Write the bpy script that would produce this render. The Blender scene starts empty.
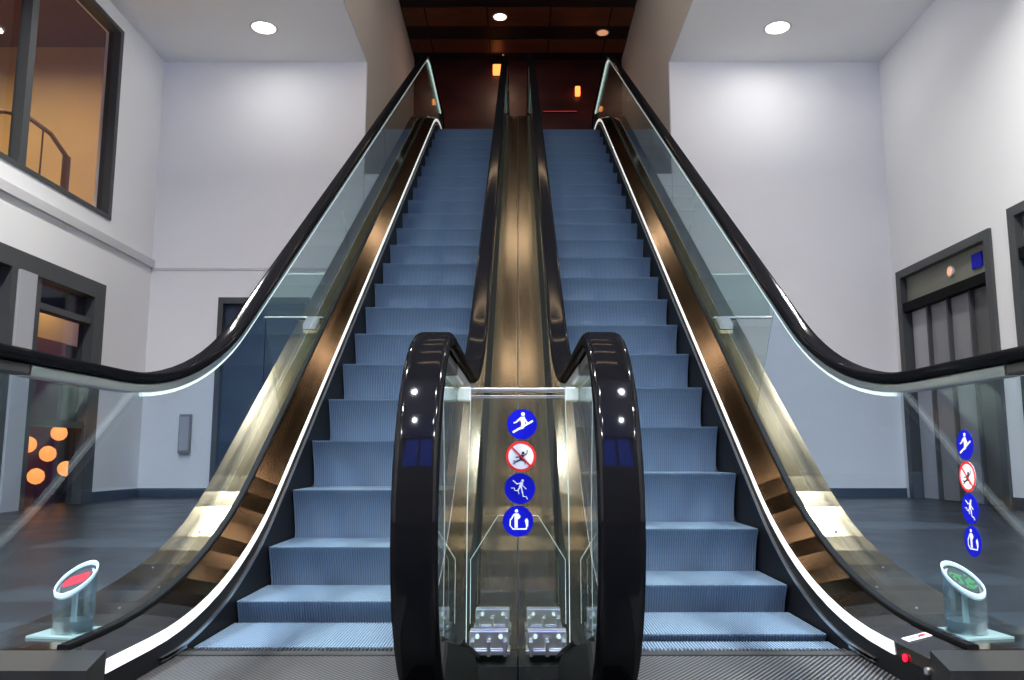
import bpy, bmesh, math, random
from mathutils import Vector, Matrix
random.seed(7)
SC = bpy.context.scene
COL = SC.collection
R = math.radians

# ------------------------------------------------------------------ camera, world, lights, exposure
cam_d = bpy.data.cameras.new('camera')
cam_d.sensor_width = 36.0
cam_d.lens = 820.0 / 1024.0 * 36.0
cam_d.shift_x = -6.0 / 1024.0
cam_d.clip_start = 0.05
cam = bpy.data.objects.new('camera', cam_d)
COL.objects.link(cam)
cam.location = (0, 0, 0.64)
cam.rotation_euler = (R(98.0), 0, 0)
SC.camera = cam

SC.view_settings.view_transform = 'Standard'
SC.view_settings.look = 'None'
SC.view_settings.gamma = 1.0
SC.view_settings.use_curve_mapping = False
SC.view_settings.exposure = 0.50

world = bpy.data.worlds.new('dusk_sky')
SC.world = world
world.use_nodes = True
world.node_tree.nodes['Background'].inputs[0].default_value = (0.05, 0.13, 1.0, 1)
world.node_tree.nodes['Background'].inputs[1].default_value = 4.5

def area_light(name, loc, rot, size, power, color, shape='DISK', size_y=None, spread=180):
    l = bpy.data.lights.new(name, 'AREA')
    l.shape = shape
    l.size = size
    if size_y: l.size_y = size_y
    l.energy = power
    l.color = color
    l.spread = R(spread)
    o = bpy.data.objects.new(name, l)
    COL.objects.link(o)
    o.location = loc
    o.rotation_euler = rot
    return o

CEIL_Z = 7.09
SLOT_Z = 10.04
# recessed lamps of the lobby ceiling (the lamp bodies themselves are built further down)
LAMPS = [(-3.87, 11.7), (3.95, 11.7)]
for y in (7.6, 3.4, -0.8, -3.6):
    LAMPS += [(-3.87, y), (3.95, y)]
for x, y in LAMPS:
    area_light('ceiling_lamp_light', (x, y, CEIL_Z - 0.03), (0, 0, 0), 0.30, (12 if x < 0 else 17) if y > 9 else (120 if y > 5 else 260), (1.0, 0.985, 0.94), spread=180 if y > 9 else 140)
for x, y in ((-1.4, -2.6), (1.4, -2.6), (-1.4, 0.2), (1.4, 0.2)):  # unseen fill lights added above and behind the camera, without lamp bodies
    area_light('entrance_fill_light', (x, y, CEIL_Z - 0.03), (0, 0, 0), 0.36, 80, (0.86, 0.93, 1.0), spread=125)
# warm lamps over the escalators, stretched into strips to put golden bands on the decks
WARM = [4.0, 6.4, 9.0, 11.6]
for y in WARM:
    area_light('warm_lamp_light', (0, y, SLOT_Z - 0.07), (0, 0, 0), 3.6, 11, (1.0, 0.70, 0.42), 'RECTANGLE', 0.10)

# ------------------------------------------------------------------ materials
def mat(name, color=(0.5, 0.5, 0.5), rough=0.5, metal=0.0, emit=None, es=0.0, coat=0.0, noise=None, spec=0.5, aniso=0.0):
    m = bpy.data.materials.new(name)
    m.use_nodes = True
    nt = m.node_tree
    b = nt.nodes['Principled BSDF']
    b.inputs['Base Color'].default_value = (*color, 1)
    b.inputs['Roughness'].default_value = rough
    b.inputs['Metallic'].default_value = metal
    b.inputs['Specular IOR Level'].default_value = spec
    if coat: b.inputs['Coat Weight'].default_value = coat; b.inputs['Coat Roughness'].default_value = 0.03
    if emit:
        b.inputs['Emission Color'].default_value = (*emit, 1)
        b.inputs['Emission Strength'].default_value = es
    if noise:                                   # (scale xyz, amount): procedural colour/roughness variation
        sc, amt = noise
        tc = nt.nodes.new('ShaderNodeTexCoord')
        mp = nt.nodes.new('ShaderNodeMapping'); mp.inputs['Scale'].default_value = sc
        nz = nt.nodes.new('ShaderNodeTexNoise'); nz.inputs['Scale'].default_value = 1.0; nz.inputs['Detail'].default_value = 5
        nt.links.new(tc.outputs['Object'], mp.inputs[0]); nt.links.new(mp.outputs[0], nz.inputs[0])
        mr = nt.nodes.new('ShaderNodeMapRange')
        mr.inputs['From Min'].default_value = 0.3; mr.inputs['From Max'].default_value = 0.7
        mr.inputs['To Min'].default_value = 1 - amt; mr.inputs['To Max'].default_value = 1 + amt
        nt.links.new(nz.outputs['Fac'], mr.inputs['Value'])
        vm = nt.nodes.new('ShaderNodeVectorMath'); vm.operation = 'SCALE'
        vm.inputs[0].default_value = color
        nt.links.new(mr.outputs[0], vm.inputs['Scale'])
        nt.links.new(vm.outputs[0], b.inputs['Base Color'])
        mr2 = nt.nodes.new('ShaderNodeMapRange')
        mr2.inputs['From Min'].default_value = 0.3; mr2.inputs['From Max'].default_value = 0.7
        mr2.inputs['To Min'].default_value = rough * 0.85; mr2.inputs['To Max'].default_value = rough * 1.2
        nt.links.new(nz.outputs['Fac'], mr2.inputs['Value'])
        nt.links.new(mr2.outputs[0], b.inputs['Roughness'])
    return m

def glass(name, tint, gloss=0.08, rough=0.0, k=0.55):
    m = bpy.data.materials.new(name)
    m.use_nodes = True
    nt = m.node_tree
    nt.nodes.clear()
    out = nt.nodes.new('ShaderNodeOutputMaterial')
    tr = nt.nodes.new('ShaderNodeBsdfTransparent'); tr.inputs[0].default_value = (*tint, 1)
    gl = nt.nodes.new('ShaderNodeBsdfGlossy'); gl.inputs['Roughness'].default_value = rough
    gl.inputs[0].default_value = (0.95, 1, 0.98, 1)
    lw = nt.nodes.new('ShaderNodeLayerWeight'); lw.inputs['Blend'].default_value = 0.5
    pw = nt.nodes.new('ShaderNodeMath'); pw.operation = 'POWER'; pw.inputs[1].default_value = 4.0
    ad = nt.nodes.new('ShaderNodeMath'); ad.operation = 'MULTIPLY_ADD'
    ad.inputs[1].default_value = k; ad.inputs[2].default_value = gloss * 0.5
    mx = nt.nodes.new('ShaderNodeMixShader')
    nt.links.new(lw.outputs['Facing'], pw.inputs[0]); nt.links.new(pw.outputs[0], ad.inputs[0])
    nt.links.new(ad.outputs[0], mx.inputs[0])
    nt.links.new(tr.outputs[0], mx.inputs[1]); nt.links.new(gl.outputs[0], mx.inputs[2])
    nt.links.new(mx.outputs[0], out.inputs[0])
    return m

M = {}
M['wall'] = mat('painted_wall', (0.87, 0.87, 0.87), 0.9, noise=((0.6, 0.6, 0.6), 0.02))
M['wall_grey'] = mat('grey_painted_wall', (0.60, 0.60, 0.60), 0.9, noise=((0.8, 0.8, 0.8), 0.03))
M['ceiling'] = mat('painted_ceiling', (0.90, 0.90, 0.90), 0.95, noise=((0.6, 0.6, 0.6), 0.02))
M['ceil_dark'] = mat('black_ceiling', (0.006, 0.004, 0.004), 0.6)
M['ceil_brown'] = mat('brown_ceiling_board', (0.16, 0.045, 0.018), 0.4, noise=((1.5, 5, 1), 0.3))
M['far_wall'] = mat('dark_red_wall', (0.05, 0.008, 0.006), 0.35, noise=((1.0, 1, 3), 0.5))
M['floor'] = mat('dark_stone_floor', (0.016, 0.018, 0.021), 0.34, spec=0.3, noise=((2, 2, 2), 0.3))
M['base'] = mat('dark_baseboard', (0.03, 0.045, 0.065), 0.5)
M['trim'] = mat('grey_trim', (0.62, 0.62, 0.63), 0.7)
M['bronze'] = mat('bronze_deck', (0.13, 0.10, 0.08), 0.13, 1.0, noise=((30, 0.4, 0.4), 0.12))
M['steel'] = mat('brushed_outer_deck', (0.19, 0.14, 0.075), 0.16, 1.0, noise=((30, 0.4, 0.4), 0.10))
M['centre'] = mat('brushed_centre_deck', (0.25, 0.23, 0.205), 0.17, 1.0, noise=((70, 0.3, 0.3), 0.14))
M['alu'] = mat('satin_aluminium', (0.72, 0.72, 0.72), 0.3, 1.0)
M['dark_metal'] = mat('dark_grey_metal', (0.045, 0.045, 0.046), 0.45, 0.2, spec=0.3, noise=((6, 6, 6), 0.2))
M['skirt'] = mat('black_skirt', (0.004, 0.004, 0.005), 0.5, spec=0.15)
def rubber(name, rough=0.08):
    m = bpy.data.materials.new(name); m.use_nodes = True
    nt = m.node_tree; nt.nodes.clear()
    out = nt.nodes.new('ShaderNodeOutputMaterial')
    df = nt.nodes.new('ShaderNodeBsdfDiffuse'); df.inputs[0].default_value = (0.004, 0.004, 0.005, 1)
    gl = nt.nodes.new('ShaderNodeBsdfGlossy'); gl.inputs['Roughness'].default_value = rough; gl.inputs[0].default_value = (1, 1, 1, 1)
    lw = nt.nodes.new('ShaderNodeLayerWeight'); lw.inputs['Blend'].default_value = 0.5
    pw = nt.nodes.new('ShaderNodeMath'); pw.operation = 'POWER'; pw.inputs[1].default_value = 4.5
    ad = nt.nodes.new('ShaderNodeMath'); ad.operation = 'MULTIPLY_ADD'; ad.inputs[1].default_value = 0.05; ad.inputs[2].default_value = 0.014
    mx = nt.nodes.new('ShaderNodeMixShader')
    nt.links.new(lw.outputs['Facing'], pw.inputs[0]); nt.links.new(pw.outputs[0], ad.inputs[0]); nt.links.new(ad.outputs[0], mx.inputs[0])
    nt.links.new(df.outputs[0], mx.inputs[1]); nt.links.new(gl.outputs[0], mx.inputs[2]); nt.links.new(mx.outputs[0], out.inputs[0])
    return m
M['cap'] = mat('dark_end_cap', (0.014, 0.014, 0.014), 0.55, spec=0.15)
M['black'] = rubber('black_rubber_gasket', 0.5)
M['rail'] = rubber('black_rubber_handrail')
M['boot'] = mat('black_plastic_boot', (0.004, 0.004, 0.004), 0.6, spec=0.15)
M['truss'] = mat('truss_cladding', (0.16, 0.16, 0.17), 0.5, 0.3)
M['step'] = mat('blue_grey_step_metal', (0.165, 0.24, 0.335), 0.6, 0.15, noise=((1.5, 1.5, 1.5), 0.06))
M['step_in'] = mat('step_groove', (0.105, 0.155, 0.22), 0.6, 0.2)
M['white_light'] = mat('white_skirt_light', (0.8, 0.8, 0.8), 0.4, emit=(1, 0.98, 0.95), es=0.42)
M['led'] = mat('pale_green_handrail_light', (0.6, 0.7, 0.68), 0.3, emit=(0.72, 1.0, 0.93), es=0.48)
M['glass_clear'] = glass('clear_balustrade_glass', (0.88, 0.94, 0.92), 0.10)
M['glass_green'] = glass('greenish_balustrade_glass', (0.86, 0.93, 0.91), 0.14)
M['glass_blue'] = glass('blue_tinted_balustrade_glass', (0.84, 0.92, 0.985), 0.05, k=0.3)
M['acrylic'] = glass('clear_acrylic', (0.93, 0.96, 0.95), 0.16)
M['plate'] = mat('pale_green_acrylic_plate', (0.30, 0.38, 0.34), 0.25)
M['acrylic_tube'] = glass('frosted_acrylic_tube', (0.86, 0.90, 0.89), 0.34, rough=0.18)
M['edge'] = mat('polished_acrylic_edge', (0.75, 0.85, 0.82), 0.2, spec=1.0)
M['pane'] = glass('door_glass', (0.88, 0.9, 0.92), 0.05, k=0.15)
M['st_blue'] = mat('sticker_blue', (0.001, 0.003, 0.44), 0.5, spec=0.2)
M['st_red'] = mat('sticker_red', (0.75, 0.01, 0.015), 0.45)
M['st_white'] = mat('sticker_white', (0.85, 0.85, 0.88), 0.45)
M['st_black'] = mat('sticker_black', (0.01, 0.01, 0.012), 0.45)
M['red_led'] = mat('red_led', (0.5, 0.0, 0.02), 0.4, emit=(1, 0.01, 0.04), es=0.7)
M['green_led'] = mat('green_led', (0.0, 0.2, 0.02), 0.4, emit=(0.03, 0.5, 0.06), es=0.28)
M['lamp'] = mat('lit_lamp_disc', (0.9, 0.9, 0.8), 0.4, emit=(1, 0.98, 0.86), es=2.2)
M['lamp_warm'] = mat('lit_warm_lamp_disc', (0.9, 0.7, 0.5), 0.4, emit=(1, 0.72, 0.42), es=7.0)
M['lamp_hot'] = mat('lit_bright_lamp_disc', (0.9, 0.8, 0.7), 0.4, emit=(1, 0.85, 0.62), es=3.0)
M['lamp_dim'] = mat('lit_dim_lamp_disc', (0.7, 0.4, 0.3), 0.4, emit=(1, 0.45, 0.22), es=0.45)
M['orange'] = mat('lit_orange_shade', (0.8, 0.3, 0.1), 0.5, emit=(1, 0.28, 0.06), es=1.6)
M['ring'] = mat('lamp_ring', (0.6, 0.6, 0.58), 0.5)
M['frame_grey'] = mat('grey_window_frame', (0.055, 0.06, 0.062), 0.5)
M['frame_light'] = mat('light_grey_door_frame', (0.42, 0.43, 0.46), 0.5)
M['tan'] = mat('tan_wall', (0.50, 0.33, 0.14), 0.9, noise=((0.7, 0.7, 0.7), 0.15))
M['brown_room'] = mat('brown_room_ceiling', (0.12, 0.045, 0.02), 0.8)
M['dark_room'] = mat('dark_room_wall', (0.05, 0.045, 0.045), 0.8)
M['blue_door'] = mat('dark_blue_door', (0.02, 0.04, 0.08), 0.5)
M['panel_grey'] = mat('grey_door_leaf', (0.26, 0.26, 0.27), 0.6)
M['facade'] = mat('entrance_wall', (0.10, 0.10, 0.10), 0.8)

# landing plate: fine diagonal ribs
def landing_material():
    m = mat('ribbed_landing_plate', (0.10, 0.10, 0.105), 0.4, 0.7)
    nt = m.node_tree; b = nt.nodes['Principled BSDF']
    tc = nt.nodes.new('ShaderNodeTexCoord')
    mp = nt.nodes.new('ShaderNodeMapping'); mp.inputs['Rotation'].default_value = (0, 0, R(35))
    wv = nt.nodes.new('ShaderNodeTexWave'); wv.inputs['Scale'].default_value = 22; wv.inputs['Distortion'].default_value = 0
    cr = nt.nodes.new('ShaderNodeValToRGB')
    cr.color_ramp.elements[0].position = 0.35; cr.color_ramp.elements[0].color = (0.015, 0.015, 0.017, 1)
    cr.color_ramp.elements[1].position = 0.65; cr.color_ramp.elements[1].color = (0.22, 0.22, 0.23, 1)
    bp = nt.nodes.new('ShaderNodeBump'); bp.inputs['Strength'].default_value = 0.5; bp.inputs['Distance'].default_value = 0.004
    nt.links.new(tc.outputs['Object'], mp.inputs[0]); nt.links.new(mp.outputs[0], wv.inputs[0])
    nt.links.new(wv.outputs['Fac'], cr.inputs[0]); nt.links.new(cr.outputs[0], b.inputs['Base Color'])
    nt.links.new(wv.outputs['Fac'], bp.inputs['Height']); nt.links.new(bp.outputs[0], b.inputs['Normal'])
    return m
M['landing'] = landing_material()

# ------------------------------------------------------------------ mesh helpers
def obj(name, bm, m, parent=None, smooth=False, kind=None, label=None):
    bmesh.ops.recalc_face_normals(bm, faces=bm.faces)
    me = bpy.data.meshes.new(name)
    bm.to_mesh(me); bm.free()
    for mm in (m if isinstance(m, (list, tuple)) else [m]):
        me.materials.append(M[mm])
    if smooth:
        for p in me.polygons: p.use_smooth = True
    o = bpy.data.objects.new(name, me)
    COL.objects.link(o)
    if parent is not None:
        o.parent = parent
    if kind: o['kind'] = kind
    if label: o['label'] = label
    return o

def thing(name, label, cat, loc=(0, 0, 0), group=None):
    o = bpy.data.objects.new(name, None)
    COL.objects.link(o)
    o.empty_display_size = 0.1
    o.location = loc
    o['label'] = label; o['category'] = cat
    if group: o['group'] = group
    return o

def tag(o, label, cat, group=None):
    o['label'] = label; o['category'] = cat
    if group: o['group'] = group
    return o

def box(bm, x0, x1, y0, y1, z0, z1, bev=0.0, mi=0):
    vs = [bm.verts.new(p) for p in ((x0, y0, z0), (x1, y0, z0), (x1, y1, z0), (x0, y1, z0), (x0, y0, z1), (x1, y0, z1), (x1, y1, z1), (x0, y1, z1))]
    fs = [bm.faces.new([vs[i] for i in f]) for f in ((3, 2, 1, 0), (4, 5, 6, 7), (0, 1, 5, 4), (1, 2, 6, 5), (2, 3, 7, 6), (3, 0, 4, 7))]
    for f in fs: f.material_index = mi
    if bev > 0:
        es = list({e for f in fs for e in f.edges})
        r = bmesh.ops.bevel(bm, geom=es, offset=bev, segments=2, affect='EDGES', profile=0.5)
        for f in r['faces']: f.material_index = mi
    return vs

def prism_x(bm, pts, x0, x1, mi=0):
    """polygon given in (y, z), extruded from x0 to x1"""
    a = [bm.verts.new((x0, y, z)) for y, z in pts]
    b = [bm.verts.new((x1, y, z)) for y, z in pts]
    n = len(pts)
    f1 = bm.faces.new(a); f2 = bm.faces.new(list(reversed(b)))
    fs = [f1, f2]
    for i in range(n):
        fs.append(bm.faces.new((a[i], b[i], b[(i + 1) % n], a[(i + 1) % n])))
    for f in fs: f.material_index = mi
    bmesh.ops.triangulate(bm, faces=[f1, f2])

def prism(bm, pts, o, u, v, w, t, mi=0):
    """polygon (a, b) placed at o + a*u + b*v, extruded t along w"""
    o, u, v, w = Vector(o), Vector(u), Vector(v), Vector(w)
    A = [bm.verts.new(o + u * a + v * b) for a, b in pts]
    B = [bm.verts.new(o + u * a + v * b + w * t) for a, b in pts]
    n = len(pts)
    f1 = bm.faces.new(A); f2 = bm.faces.new(list(reversed(B)))
    fs = [f1, f2]
    for i in range(n):
        fs.append(bm.faces.new((A[i], B[i], B[(i + 1) % n], A[(i + 1) % n])))
    for f in fs: f.material_index = mi
    if n > 4: bmesh.ops.triangulate(bm, faces=[f1, f2])

def cyl(bm, c, axis, r, h, seg=24, r2=None, mi=0):
    """cylinder from c along axis for h"""
    c = Vector(c); ax = Vector(axis).normalized()
    t = Vector((1, 0, 0)) if abs(ax.x) < 0.9 else Vector((0, 1, 0))
    u = ax.cross(t).normalized(); v = ax.cross(u)
    r2 = r if r2 is None else r2
    A = [bm.verts.new(c + (u * math.cos(2 * math.pi * i / seg) + v * math.sin(2 * math.pi * i / seg)) * r) for i in range(seg)]
    B = [bm.verts.new(c + ax * h + (u * math.cos(2 * math.pi * i / seg) + v * math.sin(2 * math.pi * i / seg)) * r2) for i in range(seg)]
    fs = [bm.faces.new(A), bm.faces.new(list(reversed(B)))]
    for i in range(seg):
        fs.append(bm.faces.new((A[i], A[(i + 1) % seg], B[(i + 1) % seg], B[i])))
    for f in fs: f.material_index = mi

def sweep(bm, prof, path, mi=0):
    """closed cross-section (x, h) swept along a (y, z) path; h is measured along the path's own normal"""
    rings = []
    n = len(path)
    for i, (y, z) in enumerate(path):
        a = path[max(0, i - 1)]; b = path[min(n - 1, i + 1)]
        ty, tz = b[0] - a[0], b[1] - a[1]
        l = math.hypot(ty, tz) or 1.0
        ny, nz = -tz / l, ty / l
        rings.append([bm.verts.new((x, y + ny * h, z + nz * h)) for x, h in prof])
    k = len(prof)
    for i in range(n - 1):
        for j in range(k):
            f = bm.faces.new((rings[i][j], rings[i][(j + 1) % k], rings[i + 1][(j + 1) % k], rings[i + 1][j])); f.material_index = mi
    bm.faces.new(rings[0]).material_index = mi
    bm.faces.new(list(reversed(rings[-1]))).material_index = mi

def loft(bm, rails, closed=True, mi=0):
    """rails: list of (x or x(y), path) with equal point counts, joined in order"""
    V = []
    for x, path in rails:
        V.append([bm.verts.new((x(y) if callable(x) else x, y, z)) for y, z in path])
    k = len(V); n = len(V[0])
    rng = range(k) if closed else range(k - 1)
    for j in rng:
        for i in range(n - 1):
            bm.faces.new((V[j][i], V[(j + 1) % k][i], V[(j + 1) % k][i + 1], V[j][i + 1])).material_index = mi
    if closed:
        bm.faces.new([V[j][0] for j in range(k)]).material_index = mi
        bm.faces.new([V[j][-1] for j in reversed(range(k))]).material_index = mi

# ------------------------------------------------------------------ escalator profile paths
SL = math.tan(R(35.0))
def path(c, zb, zt, Rb, Rt, y0, y1, na=12, ns=6):
    """flat at zb, arc, incline z = SL*y + c, arc, flat at zt; always the same number of points"""
    th = R(35.0)
    yb = (zb - c) / SL; yt = (zt - c) / SL
    Tb = Rb * math.tan(th / 2); Tt = Rt * math.tan(th / 2)
    pts = []
    ys = yb - Tb
    for i in range(ns): pts.append((y0 + (ys - y0) * i / ns, zb))
    for i in range(na):
        a = th * i / na
        pts.append((ys + Rb * math.sin(a), zb + Rb * (1 - math.cos(a))))
    pa = (yb + Tb * math.cos(th), zb + Tb * math.sin(th))
    pb = (yt - Tt * math.cos(th), zt - Tt * math.sin(th))
    for i in range(ns * 2):
        t = i / (ns * 2)
        pts.append((pa[0] + (pb[0] - pa[0]) * t, pa[1] + (pb[1] - pa[1]) * t))
    ye = yt + Tt
    for i in range(na):
        a = th * (1 - i / na)
        pts.append((ye - Rt * math.sin(a), zt - Rt * (1 - math.cos(a))))
    for i in range(ns + 1): pts.append((ye + (y1 - ye) * i / ns, zt))
    return pts

def clip(p, ya, yb):
    out = []
    for i in range(len(p) - 1):
        (a, za), (b, zb) = p[i], p[i + 1]
        if a <= ya < b: out.append((ya, za + (zb - za) * (ya - a) / (b - a)))
        if ya < b < yb: out.append((b, zb))
        if a < yb <= b: out.append((yb, za + (zb - za) * (yb - a) / (b - a)))
    return out

ZU = 5.16                 # upper landing
DY0, DY1 = 2.27, 11.9     # both ends of the decks
NEWEL = (1.72, 0.53, 0.335)
NEWEL_T = (12.15, ZU + 0.54, 0.35)
H = path(-1.275, 0.865, ZU + 0.77, 1.9, 1.0, NEWEL[0], NEWEL_T[0])           # handrail, lower face
G = path(-2.10, 0.13, ZU + 0.13, 2.3, 2.2, DY0, DY1)                       # glass line on the deck
A = path(-2.155, 0.105, ZU + 0.11, 2.2, 2.2, DY0, DY1)                     # inner deck edge
A2 = path(-2.195, 0.068, ZU + 0.07, 2.2, 2.2, DY0, DY1)                     # lower edge of white strip
NP = path(-2.33, 0.0, ZU, 2.0, 2.0, DY0, DY1)                              # step noses
S1 = path(-2.245, 0.022, ZU + 0.03, 2.0, 2.0, 2.80, DY1)
SB = path(-2.62, -0.20, ZU - 0.25, 2.0, 2.0, DY0, DY1)
TB = path(-3.35, -0.02, ZU - 1.0, 1.0, 1.0, DY0, DY1)

def newel_low():          # from the inlet, round the end, to the flat
    cy, cz, r = NEWEL
    p = [(cy + 0.12, cz - r - 0.02), (cy + 0.06, cz - r - 0.005)]
    for i in range(25):
        a = math.pi * i / 24
        p.append((cy - r * math.sin(a), cz - r * math.cos(a)))
    return p
def newel_top():
    cy, cz, r = NEWEL_T
    cz = ZU + 0.77 - r
    p = []
    for i in range(25):
        a = math.pi * i / 24
        p.append((cy + r * math.sin(a), cz + r * math.cos(a)))
    p += [(cy - 0.2, cz - r - 0.01), (cy - 0.42, cz - r - 0.03)]
    return p

def rounded(x, w, h0, h1, r, seg=4):
    """rounded-rectangle section"""
    pts = []
    for cx, ch, a0 in ((x + w - r, h0 + r, -90), (x + w - r, h1 - r, 0), (x - w + r, h1 - r, 90), (x - w + r, h0 + r, 180)):
        for i in range(seg + 1):
            a = R(a0 + 90 * i / seg)
            pts.append((cx + r * math.cos(a), ch + r * math.sin(a)))
    return pts

# ------------------------------------------------------------------ steps
PITCH, RISE = 0.421, 0.2415
RUN = 0.345
def step_meshes():
    bm = bmesh.new()
    W = 0.396
    # solid carcass: tread slab and curved riser, cut a little lower than the cleats
    def prof(d):
        pts = [(PITCH - 0.012, -d)]
        n = 8
        for i in range(n + 1):
            h = RISE * i / n
            y = -RUN + math.sqrt(max(0, PITCH ** 2 - (RISE - h) ** 2))
            pts.append((y + d, -h - (d if i == 0 else 0)))
        pts += [(0.16, -RISE), (PITCH - 0.012, -0.05)]
        return pts
    p = prof(0.007)
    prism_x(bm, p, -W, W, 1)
    # cleats
    N = 76
    q = prof(0.0)
    wdt = 2 * W / N
    for i in range(N):
        x = -W + wdt * i
        top = [(PITCH - 0.012, 0.0)] + [(yy, zz) for yy, zz in q[1:10]]
        inn = [(PITCH - 0.012, -0.009)] + [(yy + 0.009, zz - (0.009 if k == 0 else 0)) for k, (yy, zz) in enumerate(q[1:10])]
        va = [[bm.verts.new((xx, yy, zz)) for yy, zz in top] for xx in (x, x + wdt * 0.58)]
        vb = [[bm.verts.new((xx, yy, zz)) for yy, zz in inn] for xx in (x, x + wdt * 0.58)]
        for k in range(len(top) - 1):
            bm.faces.new((va[0][k], va[1][k], va[1][k + 1], va[0][k + 1]))
            bm.faces.new((va[0][k], va[0][k + 1], vb[0][k + 1], vb[0][k]))
            bm.faces.new((va[1][k + 1], va[1][k], vb[1][k], vb[1][k + 1]))
    me = bpy.data.meshes.new('step')
    bm.to_mesh(me); bm.free()
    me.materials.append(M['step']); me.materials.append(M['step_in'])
    return me
STEP_ME = step_meshes()

def arclen_positions(p, phase_y, s0, s1):
    cum = [0.0]
    for i in range(len(p) - 1):
        cum.append(cum[-1] + math.hypot(p[i + 1][0] - p[i][0], p[i + 1][1] - p[i][1]))
    def at(s):
        for i in range(len(cum) - 1):
            if cum[i] <= s <= cum[i + 1]:
                t = (s - cum[i]) / (cum[i + 1] - cum[i])
                return (p[i][0] + (p[i + 1][0] - p[i][0]) * t, p[i][1] + (p[i + 1][1] - p[i][1]) * t)
        return None
    sp = None
    for i in range(len(p) - 1):
        if p[i][0] <= phase_y < p[i + 1][0]:
            sp = cum[i] + (cum[i + 1] - cum[i]) * (phase_y - p[i][0]) / (p[i + 1][0] - p[i][0])
    out = []
    k = -12
    while k < 30:
        s = sp + k * PITCH
        k += 1
        if s < 0 or s > cum[-1]: continue
        y, z = at(s)
        if s0 <= y <= s1: out.append((y, z))
    return out

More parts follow.
